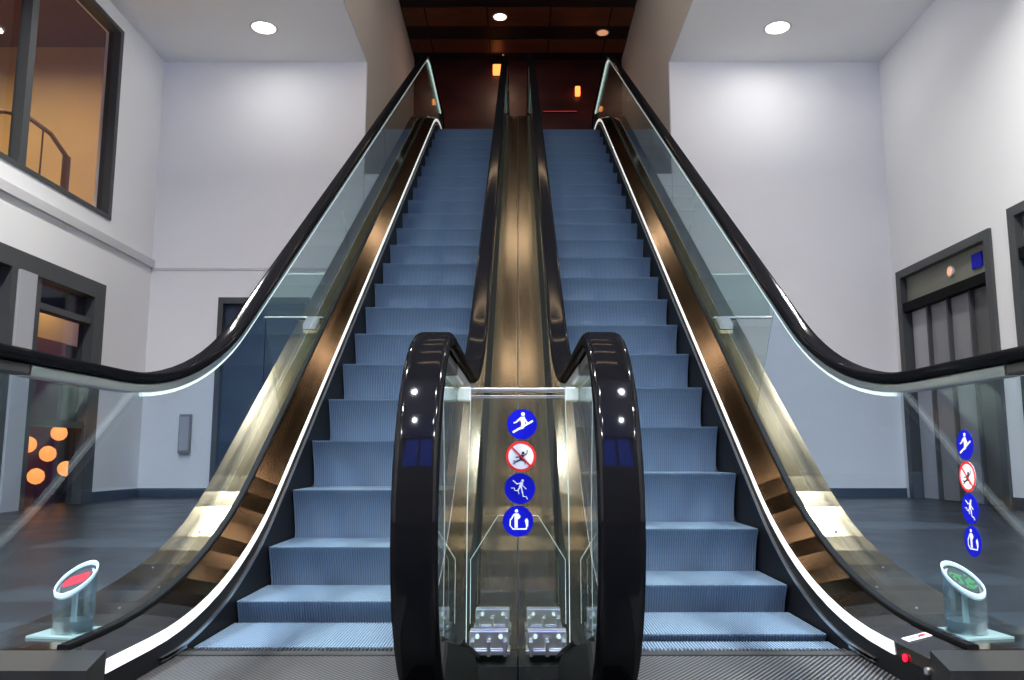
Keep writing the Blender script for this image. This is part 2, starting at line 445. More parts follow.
# ------------------------------------------------------------------ one escalator
def build_escalator(cx, outer, label, phase):
    e = thing('escalator', label, 'escalator', (cx, 2.0, 0.0), 'pair of parallel escalators')
    inv = Matrix.Translation((-cx, -2.0, 0))
    def part(name, bm, m, parent=e, smooth=False, lab=None, kind=None):
        bmesh.ops.transform(bm, matrix=inv, verts=bm.verts)
        o = obj(name, bm, m, e, smooth, kind=kind, label=lab)
        if parent is not e:
            o.parent = parent            # parent sits at the escalator's own origin, so coordinates agree
        return o
    # steps
    for y, z in arclen_positions(NP, phase, 2.55, 11.2):
        o = bpy.data.objects.new('step', STEP_ME)
        COL.objects.link(o); o.parent = e
        o.location = (0, y - 2.0, z - 0.004)
    # landings
    bm = bmesh.new(); box(bm, cx - 0.40, cx + 0.40, 1.0, 2.728, -0.03, 0.006)
    part('landing_plate', bm, 'landing')
    bm = bmesh.new(); box(bm, cx - 0.40, cx + 0.40, 2.73, 2.78, -0.03, 0.010)
    for i in range(60):
        x = cx - 0.396 + i * 0.0132
        box(bm, x, x + 0.006, 2.78, 2.83, -0.01, 0.007)
    part('comb_plate', bm, 'dark_metal')
    bm = bmesh.new(); box(bm, cx - 0.40, cx + 0.40, 11.42, 12.9, ZU - 0.03, ZU + 0.008)
    part('landing_plate', bm, 'landing')
    bm = bmesh.new(); box(bm, cx - 0.40, cx + 0.40, 11.2, 11.418, ZU - 0.03, ZU + 0.012)
    for i in range(60):
        x = cx - 0.396 + i * 0.0132
        box(bm, x, x + 0.006, 11.15, 11.2, ZU - 0.01, ZU + 0.007)
    part('comb_plate', bm, 'dark_metal')
    for sgn in (-1, 1):
        is_out = (sgn == outer)
        X = lambda s: cx + sgn * s
        side = 'outer' if is_out else 'inner'
        # skirt
        bm = bmesh.new(); loft(bm, [(X(0.402), SB), (X(0.402), A2), (X(0.425), A2), (X(0.425), SB)])
        sk = part('skirt_panel', bm, 'skirt')
        bm = bmesh.new(); sweep(bm, [(X(0.394), -0.006), (X(0.4015), -0.006), (X(0.4015), 0.007), (X(0.394), 0.007)], S1)
        part('guard_strip', bm, 'alu', sk, lab='thin bright metal strip low on the skirt')
        # white light strip at the deck's inner edge (interrupted near the end on the right machine)
        cut = 2.48 if (is_out and outer > 0) else DY0
        bm = bmesh.new(); loft(bm, [(X(0.400), clipn(A2, cut)), (X(0.400), clipn(A, cut)), (X(0.425), clipn(A, cut)), (X(0.425), clipn(A2, cut))])
        part('skirt_light', bm, 'white_light', lab='white light strip along the skirt')
        # decks
        bm = bmesh.new(); loft(bm, [(X(0.4015), A), (X(0.505), G), (X(0.505), SB), (X(0.4255), SB)])
        part('inner_deck', bm, 'bronze', lab='bronze inner deck beside the glass')
        bm = bmesh.new(); sweep(bm, rounded(X(0.520) if is_out else X(0.524), 0.0148 if is_out else 0.0188, -0.01, 0.012, 0.005), G)
        part('glass_gasket', bm, 'black')
        if is_out:
            def xo(y, s=sgn):
                t = min(1, max(0, (3.5 - y) / 1.2)); t = t * t * (3 - 2 * t)
                return s * (1.385 + 0.13 * t)
            def xo2(y, s=sgn): return xo(y, s) - s * 0.02
            G2 = [(y, z - 0.025) for y, z in G]
            bm = bmesh.new(); loft(bm, [(X(0.5352), G), (xo, G), (xo, G2), (X(0.5352), G2)])
            od = part('outer_deck', bm, 'steel', lab='pale brushed outer deck beyond the glass')
            for (by, bs) in ((2.75, 0.60), (2.95, 0.56), (3.12, 0.66), (3.4, 0.6)):
                zz = clip(G, by, by + 0.01)[0][1]
                bm = bmesh.new(); cyl(bm, (X(bs), by, zz), (0, 0, 1), 0.004, 0.004, 10)
                part('deck_screw', bm, 'alu', od)
            bm = bmesh.new(); loft(bm, [(X(0.5352), G2), (xo2, G2), (xo2, TB), (X(0.5352), TB)])
            part('truss_cladding', bm, 'truss')
            # blunt end of the base: bevel and front face
            xa, xb = X(0.402), xo(2.2)
            bm = bmesh.new()
            prism_x(bm, [(2.268, 0.128), (2.17, 0.100), (2.165, 0.02), (2.20, 0.0), (2.268, 0.0)], min(xa, xb), max(xa, xb))
            part('base_end_cap', bm, 'cap')
        else:
            G2 = [(y, z - 0.02) for y, z in G]
            e0, e1 = X(0.5432), X(0.6865)
            bm = bmesh.new(); loft(bm, [(e0, G), (e1, G), (e1, G2), (e0, G2)])
            part('centre_deck', bm, 'centre', lab='brushed metal centre deck between the two escalators')
            bm = bmesh.new(); loft(bm, [(e0, G2), (X(0.6895), G2), (X(0.6895), TB), (e0, TB)])
            part('truss_cladding', bm, 'truss')
            xa, xb = X(0.402), X(0.6885)
            bm = bmesh.new()
            prism_x(bm, [(2.268, 0.128), (2.19, 0.105), (2.18, 0.02), (2.20, 0.0), (2.268, 0.0)], min(xa, xb), max(xa, xb))
            part('base_end_cap', bm, 'cap')
        # boot round the handrail inlet
        bm = bmesh.new()
        bp = [(2.175, 0.0), (2.175, 0.118), (2.08, 0.135), (1.80, 0.205), (1.58, 0.275), (1.50, 0.20), (1.47, 0.09), (1.48, 0.02), (1.50, 0.0)]
        if is_out: bp = [(2.175, 0.0), (2.175, 0.055), (2.0, 0.06), (1.87, 0.22)] + bp[4:]
        else: bp = [(y, z + 0.035 if z > 0.11 and y < 2.15 else z) for y, z in bp]
        bw = 0.05 if is_out else 0.068
        prism_x(bm, bp, min(X(0.52 - bw), X(0.52 + bw)), max(X(0.52 - bw), X(0.52 + bw)))
        for v in bm.verts:                       # the inlet narrows towards the approaching rider
            t = min(1, max(0, (2.1 - v.co.y) / 0.6))
            v.co.x = X(0.52) + (v.co.x - X(0.52)) * (1 - 0.42 * t)
        es = [ed for ed in bm.edges if len(ed.link_faces) == 2 and ed.calc_face_angle(0) > 0.5]
        bmesh.ops.bevel(bm, geom=es, offset=0.014, segments=3, affect='EDGES', profile=0.5)
        part('handrail_inlet', bm, 'boot', smooth=False)
        bm = bmesh.new()
        TZ = ZU + 0.77 - 0.70
        prism_x(bm, [(DY1 + 0.01, ZU), (DY1 + 0.01, ZU + 0.13), (12.05, TZ + 0.04), (12.33, TZ + 0.02), (12.4, ZU + 0.06), (12.38, ZU)], min(X(0.465), X(0.575)), max(X(0.465), X(0.575)))
        part('handrail_inlet', bm, 'boot')
        # handrail
        hp = newel_low() + H[1:] + newel_top()[1:]
        bm = bmesh.new(); sweep(bm, rounded(X(0.52), 0.039, -0.004, 0.030, 0.014), hp)
        part('handrail', bm, 'rail', smooth=True, lab='black rubber handrail')
        # guide profile under the rail
        bm = bmesh.new(); sweep(bm, rounded(X(0.52), 0.024, -0.034, -0.0045, 0.006), clip(H, 1.99, 12.1))
        gd = part('handrail_guide', bm, 'alu', smooth=False, lab='silver profile carrying the handrail')
        low = clip(H, 1.721, 1.985)
        bm = bmesh.new(); sweep(bm, rounded(X(0.52), 0.022, -0.032, -0.0045, 0.006), newel_low()[2:] + low)
        part('guide_end', bm, 'dark_metal', gd)
        bm = bmesh.new(); sweep(bm, rounded(X(0.52), 0.022, -0.032, -0.0045, 0.006), newel_top()[:-2])
        part('guide_end', bm, 'dark_metal', gd)
        bm = bmesh.new(); sweep(bm, rounded(X(0.52) - sgn * 0.012, 0.006, -0.046, -0.0345, 0.003), clip(H, 2.6, 12.1))
        part('handrail_light', bm, 'led', gd, lab='pale green light line under the handrail')
        # glass
        HG = [(y, z - 0.035) for y, z in H]
        x0, x1 = sorted((X(0.515), X(0.525)))
        cy, cz, r = NEWEL
        nl = []
        for i in range(19):
            a = math.pi * (0.0 + i / 18)
            nl.append((cy - (r - 0.035) * math.sin(a), cz - (r - 0.035) * math.cos(a)))
        def panel(pts, m):
            bm = bmesh.new(); prism_x(bm, pts, x0, x1)
            part('glass_panel', bm, m)
        nx = -0.395
        joints = [4.19, 5.80, 7.41, 9.02]
        poly = [(2.262, 0.15)] + nl + clip(HG, 1.73, joints[0] + nx - 0.004) + list(reversed([(y, z + 0.012) for y, z in clip(G, 2.275, joints[0] - 0.004)]))
        panel(poly, 'glass_blue' if is_out else 'glass_clear')
        for i in range(len(joints)):
            ya = joints[i] + 0.004
            last = (i == len(joints) - 1)
            yb = joints[i + 1] - 0.004 if not last else None
            if last:
                cyt = NEWEL_T[0]; czt = ZU + 0.77 - 0.35
                arc = [(cyt + 0.315 * math.sin(math.pi * k / 14), czt + 0.315 * math.cos(math.pi * k / 14)) for k in range(15)]
                up = clip(HG, ya + nx, cyt - 0.01) + arc
                dn = [(y, z + 0.012) for y, z in clip(G, ya, DY1 - 0.01)]
            else:
                up = clip(HG, ya + nx, yb + nx)
                dn = [(y, z + 0.012) for y, z in clip(G, ya, yb)]
            panel(up + list(reversed(dn)), 'glass_green' if is_out else 'glass_clear')
    return e

def clipn(p, y0):
    """same path and point count, with the points before y0 moved up to y0"""
    return [(max(y, y0 + i * 1e-5), z) for i, (y, z) in enumerate(p)]

ESC_L = build_escalator(-0.69, -1, 'left escalator of the pair, blue-grey steps between glass balustrades, red indicator at its foot', 4.357)
ESC_R = build_escalator(0.69, 1, 'right escalator of the pair, blue-grey steps between glass balustrades, green indicator at its foot', 4.466)

# control details on the right machine's base
bm = bmesh.new(); cyl(bm, (1.092, 2.41, 0.075), (-1, 0, 0.0), 0.011, 0.006, 16)
bmesh.ops.transform(bm, matrix=Matrix.Translation((-0.69, -2, 0)), verts=bm.verts)
obj('warning_lamp', bm, 'red_led', ESC_R, label='small glowing red lamp beside the end of the white strip')
bm = bmesh.new(); cyl(bm, (1.092, 2.28, 0.072), (-1, 0, 0), 0.010, 0.008, 16); box(bm, 1.079, 1.084, 2.278, 2.282, 0.066, 0.078)
bmesh.ops.transform(bm, matrix=Matrix.Translation((-0.69, -2, 0)), verts=bm.verts)
obj('key_switch', bm, 'alu', ESC_R)

# ------------------------------------------------------------------ round pictogram stickers
def circle(cx, cy, r, n=40):
    return [(cx + r * math.cos(2 * math.pi * i / n), cy + r * math.sin(2 * math.pi * i / n)) for i in range(n)]
def seg(a, b, w):
    (x0, y0), (x1, y1) = a, b
    l = math.hypot(x1 - x0, y1 - y0); nx, ny = -(y1 - y0) / l * w / 2, (x1 - x0) / l * w / 2
    return [(x0 + nx, y0 + ny), (x0 - nx, y0 - ny), (x1 - nx, y1 - ny), (x1 + nx, y1 + ny)]
PIC = {
 'hold': dict(disc='st_blue', fig='st_white', shapes=[circle(0.06, 0.66, 0.13, 16), [(-0.10, 0.48), (0.18, 0.50), (0.20, 0.10), (0.12, -0.28), (-0.12, -0.36), (-0.04, 0.0), (-0.14, 0.16)],
        seg((-0.08, 0.42), (-0.36, 0.16), 0.12), seg((-0.36, 0.14), (-0.56, 0.08), 0.09), seg((-0.62, -0.54), (0.72, 0.22), 0.13), seg((0.12, 0.42), (0.34, 0.08), 0.10)]),
 'noplay': dict(disc='st_white', fig='st_black', ring=True, slash=True, shapes=[circle(0.14, 0.22, 0.10, 14), seg((0.12, 0.10), (-0.04, -0.20), 0.20), seg((0.10, 0.02), (0.38, 0.18), 0.07), seg((0.38, 0.18), (0.42, 0.42), 0.05),
        seg((0.0, -0.02), (-0.36, -0.06), 0.07), seg((-0.02, -0.22), (-0.34, -0.34), 0.09), seg((-0.34, -0.34), (-0.50, -0.50), 0.07), seg((0.02, -0.22), (0.26, -0.30), 0.09), seg((0.26, -0.30), (0.28, -0.52), 0.06), circle(-0.46, -0.30, 0.05, 10)]),
 'stairs': dict(disc='st_blue', fig='st_white', shapes=[circle(0.18, 0.52, 0.085, 14), seg((0.14, 0.42), (0.02, 0.10), 0.20), seg((0.06, 0.36), (-0.24, 0.30), 0.07), seg((-0.46, 0.54), (-0.18, 0.30), 0.06), seg((0.02, 0.12), (-0.16, -0.16), 0.09),
        seg((0.08, 0.12), (0.18, -0.30), 0.09), seg((0.18, -0.30), (0.22, -0.52), 0.06), seg((-0.58, 0.04), (-0.36, 0.04), 0.05), seg((-0.36, 0.04), (-0.34, -0.12), 0.05), seg((-0.34, -0.12), (-0.10, -0.14), 0.05), seg((-0.10, -0.14), (-0.06, -0.36), 0.05),
        seg((0.22, -0.50), (0.42, -0.52), 0.05), seg((0.42, -0.52), (0.50, -0.70), 0.05), seg((0.16, 0.22), (0.42, -0.04), 0.05)]),
 'stand': dict(disc='st_blue', fig='st_white', shapes=[circle(-0.10, 0.66, 0.11, 14), [(-0.24, 0.50), (0.04, 0.50), (0.10, 0.34), (-0.02, 0.10), (-0.02, -0.42), (-0.22, -0.42), (-0.22, 0.30)],
        seg((-0.26, 0.44), (-0.46, 0.10), 0.09), seg((-0.50, 0.14), (-0.52, -0.30), 0.07), seg((-0.52, -0.28), (-0.34, -0.48), 0.06), seg((-0.36, -0.50), (0.56, -0.50), 0.08), seg((0.54, -0.50), (0.62, 0.0), 0.09), [(0.44, 0.06), (0.58, 0.20), (0.68, 0.02), (0.66, -0.34), (0.54, -0.34)],
        seg((0.02, 0.42), (0.14, 0.30), 0.08), seg((0.14, 0.30), (0.02, 0.14), 0.07)]),
}
def sticker(kind, c, u, v, w, rad, label, group):
    """disc on a pane: u to the right, v up, w towards the viewer"""
    d = PIC[kind]
    c, u, v, w = Vector(c), Vector(u), Vector(v), Vector(w)
    t = thing('pictogram_sticker', label, 'sticker', tuple(c), group)
    bm = bmesh.new(); prism(bm, circle(0, 0, 1.0), (0, 0, 0), u * rad, v * rad, w, 0.0008); obj('disc', bm, d['disc'], t)
    if d.get('ring'):
        bm = bmesh.new()
        n = 40
        for i in range(n):
            a0, a1 = 2 * math.pi * i / n, 2 * math.pi * (i + 1) / n
            prism(bm, [(0.84 * math.cos(a0), 0.84 * math.sin(a0)), (1.0 * math.cos(a0), 1.0 * math.sin(a0)), (1.0 * math.cos(a1), 1.0 * math.sin(a1)), (0.84 * math.cos(a1), 0.84 * math.sin(a1))], w * 0.0009, u * rad, v * rad, w, 0.0006)
        obj('border', bm, 'st_red', t, label='red border')
        bm = bmesh.new(); prism(bm, seg((-0.62, 0.62), (0.62, -0.62), 0.11), w * 0.0022, u * rad, v * rad, w, 0.0005)
        obj('slash', bm, 'st_red', t, label='red diagonal bar')
    bm = bmesh.new()
    for k, s in enumerate(d['shapes']):
        prism(bm, s, w * 0.0010, u * rad, v * rad, w, 0.0006 + 0.00004 * k)
    obj('pictogram', bm, d['fig'], t)
    return t
names = {'hold': 'blue round sticker of a person holding the handrail',
         'noplay': 'white sticker with red border and slash over a figure',
         'stairs': 'blue round sticker of a figure on steps',
         'stand': 'blue round sticker of a person standing behind a trolley'}
pos = {'hold': ('uppermost', 0.723, 0.011), 'noplay': ('second from top', 0.637, 0.008), 'stairs': ('third from top', 0.552, 0.005), 'stand': ('lowest', 0.467, 0.0)}
for k, (w_, z, x) in pos.items():
    sticker(k, (x, 2.2195, z), (1, 0, 0), (0, 0, 1), (0, -1, 0), 0.0405, names[k] + ' on the middle screen', 'stickers on the middle screen')
for i, (k, (w_, z, x)) in enumerate(pos.items()):
    sticker(k, (1.2045, 2.227 - 0.001 * i, 0.668 - 0.0845 * i), (0, -1, 0), (0, 0, 1), (-1, 0, 0), 0.0405, names[k] + ' on the far-right glass', 'stickers on the right balustrade glass')

# key / stop label on the right inner deck
t = thing('stop_label', 'small white rectangular label with red mark and black bar on right deck', 'label', (1.150, 2.46, 0.1205))
tilt = Matrix.Rotation(-math.atan2(0.025, 0.103), 4, 'Y')
bm = bmesh.new(); box(bm, -0.036, 0.036, -0.022, 0.022, 0.0, 0.0015, 0.0004); bmesh.ops.transform(bm, matrix=tilt, verts=bm.verts); obj('plate', bm, 'st_white', t)
bm = bmesh.new(); prism(bm, circle(0.016, 0.003, 0.011, 20), (0, 0, 0.0017), (1, 0, 0), (0, 1, 0), (0, 0, 1), 0.0005)
prism(bm, seg((0.0, -0.010), (0.010, -0.002), 0.006), (0, 0, 0.0017), (1, 0, 0), (0, 1, 0), (0, 0, 1), 0.0005)
bmesh.ops.transform(bm, matrix=tilt, verts=bm.verts); obj('red_mark', bm, 'st_red', t)
bm = bmesh.new(); prism(bm, seg((-0.026, -0.004), (-0.006, -0.001), 0.007), (0, 0, 0.0017), (1, 0, 0), (0, 1, 0), (0, 0, 1), 0.0005)
bmesh.ops.transform(bm, matrix=tilt, verts=bm.verts); obj('black_bar', bm, 'st_black', t)

# ------------------------------------------------------------------ acrylic screens between the newels
def screen(y, pts, label, rail_z=None):
    t = thing('acrylic_screen', label, 'screen', (0, y, 0.14))
    bm = bmesh.new(); prism(bm, pts, (0, -0.004, -0.14), (1, 0, 0), (0, 0, 1), (0, 1, 0), 0.008)
    obj('pane', bm, 'acrylic', t)
    # polished rim
    bm = bmesh.new()
    n = len(pts)
    for i in range(n):
        a, b = pts[i], pts[(i + 1) % n]
        if a[1] < 0.15 and b[1] < 0.15: continue
        l = math.hypot(b[0] - a[0], b[1] - a[1]); d = ((b[0] - a[0]) / l, (b[1] - a[1]) / l)
        prism(bm, seg(a, b, 0.0016), (0, -0.0045, -0.14), (1, 0, 0), (0, 0, 1), (0, 1, 0), 0.009)
    obj('rim', bm, 'edge', t)
    if rail_z:
        bm = bmesh.new(); box(bm, -0.128, 0.128, -0.010, 0.010, rail_z - 0.14 - 0.006, rail_z - 0.14 + 0.006, 0.003)
        box(bm, -0.128, 0.128, -0.006, 0.006, rail_z - 0.14 - 0.022, rail_z - 0.14 - 0.018)
        obj('top_rail', bm, 'alu', t)
        for s in (-1, 1):
            bm = bmesh.new(); box(bm, s * 0.146 - 0.018, s * 0.146 + 0.018, -0.012, 0.030, rail_z - 0.14 - 0.03, rail_z - 0.14 + 0.008, 0.004)
            obj('rail_clamp', bm, 'edge', t)
    for s in (-1, 1):
        bm = bmesh.new()
        c = s * 0.075
        box(bm, c - 0.05, c + 0.05, -0.020, -0.006, 0.004, 0.050, 0.003)
        box(bm, c - 0.05, c + 0.05, 0.006, 0.020, 0.004, 0.050, 0.003)
        box(bm, c - 0.055, c + 0.055, -0.032, 0.032, -0.008, 0.004, 0.002)
        for fx in (-0.042, 0.0, 0.042): box(bm, c + fx - 0.005, c + fx + 0.005, -0.050, -0.021, -0.008, 0.030, 0.002)
        cl = obj('base_clamp', bm, 'alu', t)
        for fx in (-0.030, 0.030):
            bm = bmesh.new(); cyl(bm, (c + fx, -0.0205, 0.036), (0, -1, 0), 0.0055, 0.005, 12)
            obj('bolt', bm, 'edge', cl)
screen(2.245 - 0.02, [(-0.135, 0.145), (0.135, 0.145), (0.135, 0.50), (0.128, 0.80), (-0.128, 0.80), (-0.135, 0.50)], 'tall clear acrylic screen with four round stickers between the two front newels', 0.815)
screen(2.53, [(-0.142, 0.145), (0.142, 0.145), (0.142, 0.33), (0.060, 0.46), (-0.060, 0.46), (-0.142, 0.33)], 'low clear acrylic screen with cut corners just behind the tall stickered one')

# anti-climb plates outside the glass
for s, nm in ((-1, 'left'), (1, 'right')):
    y0 = 5.14
    zb = SL * y0 - 2.10
    t = thing('barrier_plate', 'clear cross plate standing on the %s outer deck outside the glass' % nm, 'barrier', (s * 1.24, y0, zb))
    bm = bmesh.new(); prism(bm, [(0.0, 0.02), (s * 0.36, 0.02), (s * 0.36, 0.20), (s * 0.30, 0.29), (0.0, 0.29)], (0, 0, 0), (1, 0, 0), (0, 0, 1), (0, 1, 0), 0.008)
    obj('pane', bm, 'glass_green', t)
    bm = bmesh.new(); a, b = sorted((0.0, s * 0.37)); box(bm, a, b, -0.012, 0.02, 0.002, 0.012, 0.003)
    br = obj('base_rail', bm, 'alu', t)
    bm = bmesh.new()
    for i in range(5): box(bm, s * 0.05 - 0.04, s * 0.05 + 0.04, -0.05 - 0.02 * i, -0.042 - 0.02 * i, -0.03 - 0.014 * i, 0.006 - 0.014 * i)
    obj('bracket', bm, 'alu', t)
    bm = bmesh.new(); box(bm, a + (0.0 if s > 0 else 0.01), b - (0.01 if s > 0 else 0.0), -0.001, 0.009, 0.287, 0.293); obj('rim', bm, 'edge', t)

# ------------------------------------------------------------------ slanted indicator posts on the decks
def beacon(x, y, sgn, led, label, col):
    t = thing('direction_indicator', label, 'indicator', (x, y, 0.1305))
    r = 0.055; h = 0.155
    bm = bmesh.new()
    prism(bm, [(sgn * a, b) for a, b in ((0.10, -0.06), (-0.048, -0.085), (-0.048, 0.075), (0.085, 0.06))], (0, 0, 0), (1, 0, 0), (0, 1, 0), (0, 0, 1), 0.006)
    obj('base_plate', bm, 'plate', t)
    N = 40
    # the slanted face turns outwards and towards the approaching rider
    fx, fy = sgn * 0.36, -0.80
    def top(px, py, off=0.0): return h + off + (px * -fx + py * -fy) * 0.85
    def tube(ra, rb, z0, off, name, m, par=t):
        bm = bmesh.new()
        R4 = []
        for rr, lo in ((ra, True), (ra, False), (rb, False), (rb, True)):
            ring = []
            for i in range(N):
                a = 2 * math.pi * i / N; px, py = rr * math.cos(a), rr * math.sin(a)
                ring.append(bm.verts.new((px, py, z0 if lo else top(px, py, off))))
            R4.append(ring)
        for j in range(4):
            for i in range(N):
                bm.faces.new((R4[j][i], R4[j][(i + 1) % N], R4[(j + 1) % 4][(i + 1) % N], R4[(j + 1) % 4][i]))
        return obj(name, bm, m, par, smooth=False)
    def disc(rr, z0, z1, name, m, par, slanted=True):
        bm = bmesh.new()
        A_ = []; B_ = []
        for i in range(N):
            a = 2 * math.pi * i / N; px, py = rr * math.cos(a), rr * math.sin(a)
            A_.append(bm.verts.new((px, py, (top(px, py, z0) if slanted else z0)))); B_.append(bm.verts.new((px, py, (top(px, py, z1) if slanted else z1))))
        bm.faces.new(A_); bm.faces.new(B_[::-1])
        for i in range(N): bm.faces.new((A_[i], A_[(i + 1) % N], B_[(i + 1) % N], B_[i]))
        return obj(name, bm, m, par)
    tube(r, r - 0.004, 0.008, -0.006, 'tube', 'acrylic_tube')
    bm = bmesh.new()
    R4 = []
    for rr, off in ((r + 0.001, -0.006), (r + 0.001, 0.003), (r - 0.004, 0.003), (r - 0.004, -0.006)):
        R4.append([bm.verts.new((rr * math.cos(2 * math.pi * i / N), rr * math.sin(2 * math.pi * i / N), top(rr * math.cos(2 * math.pi * i / N), rr * math.sin(2 * math.pi * i / N), off))) for i in range(N)])
    for j in range(4):
        for i in range(N):
            bm.faces.new((R4[j][i], R4[j][(i + 1) % N], R4[(j + 1) % 4][(i + 1) % N], R4[(j + 1) % 4][i]))
    obj('collar', bm, 'edge', t)
    tube_in = disc(r - 0.0045, -0.016, -0.0145, 'display_backing', 'alu', t)
    disp = disc(0.040, -0.014, -0.004, 'display', 'st_black', t)
    # lit matrix: small dots on the display
    bm = bmesh.new()
    nx_ = 9
    for i in range(nx_):
        for j in range(7):
            px = -0.034 + 0.068 * i / (nx_ - 1); py = -0.022 + 0.044 * j / 6
            if (px / 0.040) ** 2 + (py / 0.027) ** 2 > 1: continue
            if led == 'red_led' and abs(py) > 0.016: continue
            if led == 'green_led' and random.random() < 0.35: continue
            zz = top(px, py, -0.0038)
            q = 0.0027
            f = [bm.verts.new((px + dx, py + dy, zz + (dx * -fx + dy * -fy) * 0.85)) for dx, dy in ((-q, -q), (q, -q), (q, q), (-q, q))]
            g = [bm.verts.new((v.co.x, v.co.y, v.co.z + 0.0008)) for v in f]
            bm.faces.new(f[::-1]); bm.faces.new(g)
            for k in range(4): bm.faces.new((f[k], f[(k + 1) % 4], g[(k + 1) % 4], g[k]))
    obj('lit_matrix', bm, led, disp, label=col + ' lit dots')
    # inner cable sleeve and lower collar
    bm = bmesh.new(); box(bm, -0.007, 0.007, -0.006, 0.006, 0.008, h - 0.025, 0.002); obj('sleeve', bm, 'edge', t)
    tube2 = bmesh.new()
    R4 = []
    for rr, z in ((r - 0.0045, 0.009), (r - 0.0045, 0.040), (r - 0.008, 0.040), (r - 0.008, 0.009)):
        R4.append([tube2.verts.new((rr * math.cos(2 * math.pi * i / N), rr * math.sin(2 * math.pi * i / N), z)) for i in range(N)])
    for j in range(4):
        for i in range(N):
            tube2.faces.new((R4[j][i], R4[j][(i + 1) % N], R4[(j + 1) % 4][(i + 1) % N], R4[(j + 1) % 4][i]))
    obj('lower_ring', tube2, 'alu', t)
beacon(-1.285, 2.46, -1, 'red_led', 'clear slanted-top indicator post showing red, on the left deck', 'red')
beacon(1.29, 2.45, 1, 'green_led', 'clear slanted-top indicator post showing dim green, on the right deck', 'dim green')

# ------------------------------------------------------------------ room shell
XL, XR, YB, YF = -5.85, 5.97, 12.8, -4.6
def struct(name, boxes, m):
    bm = bmesh.new()
    for b in boxes: box(bm, *b)
    return obj(name, bm, m, kind='structure')
struct('floor', [(XL - 2.2, XR + 2.2, YF, YB + 1.6, -0.12, -0.031)], 'floor')
# floor surface around the machines (the pits of the escalators stay open)
fl = struct('floor_paving', [(XL - 2.2, -1.10, YF, 2.0, -0.03, 0.0), (1.10, XR + 2.2, YF, 2.0, -0.03, 0.0), (-1.10, 1.10, YF, 0.998, -0.03, 0.0), (-0.288, 0.288, 1.0, 2.17, -0.03, 0.0),
                        (XL - 2.2, -1.53, 2.0, YB + 1.6, -0.03, 0.0), (1.53, XR + 2.2, 2.0, YB + 1.6, -0.03, 0.0)], 'floor')
# walls with openings
T = 0.25
struct('wall_left', [(XL - T, XL, YF, 7.3, 0, CEIL_Z), (XL - T, XL, 11.4, YB + T, 0, CEIL_Z), (XL - T, XL, 7.3, 11.4, 3.02, 3.97), (XL - T, XL, 7.3, 11.4, 6.85, CEIL_Z)], 'wall')
struct('wall_right', [(XR, XR + T, YF, 6.6, 0, CEIL_Z), (XR, XR + T, 9.65, 10.05, 0, CEIL_Z), (XR, XR + T, 12.62, YB + T, 0, CEIL_Z), (XR, XR + T, 6.6, 9.65, 3.60, CEIL_Z), (XR, XR + T, 10.05, 12.62, 3.48, CEIL_Z)], 'wall')
struct('wall_back_left', [(XL, -4.75, YB, YB + T, 0, CEIL_Z), (-4.75, -3.3, YB, YB + T, 3.12, CEIL_Z), (-3.3, -2.5, YB, YB + T, 0, CEIL_Z)], 'wall')
struct('wall_back_right', [(2.5, XR, YB, YB + T, 0, CEIL_Z)], 'wall')
struct('wall_back_centre', [(-2.489, -1.42, YB, YB + T, 0, ZU), (1.42, 2.489, YB, YB + T, 0, ZU), (-1.42, 1.42, YB + 0.2, YB + T, 0, ZU - 0.31)], 'wall')
struct('wall_upper_left', [(-2.75, -2.49, YB + T, 18.8, 0, SLOT_Z + 0.1), (-2.505, -2.49, YB - 0.002, YB + T, 0, SLOT_Z + 0.1), (-2.505, -2.49, 1.5, YB - 0.002, CEIL_Z - 0.002, SLOT_Z + 0.1), (-2.75, -2.505, 1.5, YB + T, CEIL_Z + 0.2, SLOT_Z + 0.1)], 'wall_grey')
struct('wall_upper_right', [(2.49, 2.75, YB + T, 18.8, 0, SLOT_Z + 0.1), (2.49, 2.505, YB - 0.002, YB + T, 0, SLOT_Z + 0.1), (2.49, 2.505, 1.5, YB - 0.002, CEIL_Z - 0.002, SLOT_Z + 0.1), (2.505, 2.75, 1.5, YB + T, CEIL_Z + 0.2, SLOT_Z + 0.1)], 'wall_grey')
struct('wall_upper_front', [(-2.5 - T, 2.5 + T, 1.25, 1.5, CEIL_Z, SLOT_Z + 0.1)], 'wall_grey')
struct('wall_upper_back', [(-2.5, 2.5, 18.6, 18.8, ZU - 0.3, SLOT_Z + 0.1)], 'far_wall')
struct('floor_upper', [(-2.489, -1.42, YB + T, 18.6, ZU - 0.3, ZU), (1.42, 2.489, YB + T, 18.6, ZU - 0.3, ZU), (-1.42, 1.42, 12.9, 18.6, ZU - 0.3, ZU), (-0.287, 0.287, 12.42, 12.9, ZU - 0.3, ZU)], 'ceil_dark')
struct('ceiling', [(XL, -2.5, YF, YB, CEIL_Z, CEIL_Z + 0.2), (2.5, XR, YF, YB, CEIL_Z, CEIL_Z + 0.2), (-2.5, 2.5, YF, 1.5, CEIL_Z, CEIL_Z + 0.2)], 'ceiling')
struct('ceiling_upper', [(-2.75, 2.75, 1.25, 18.8, SLOT_Z + 0.02, SLOT_Z + 0.2)], 'ceil_dark')
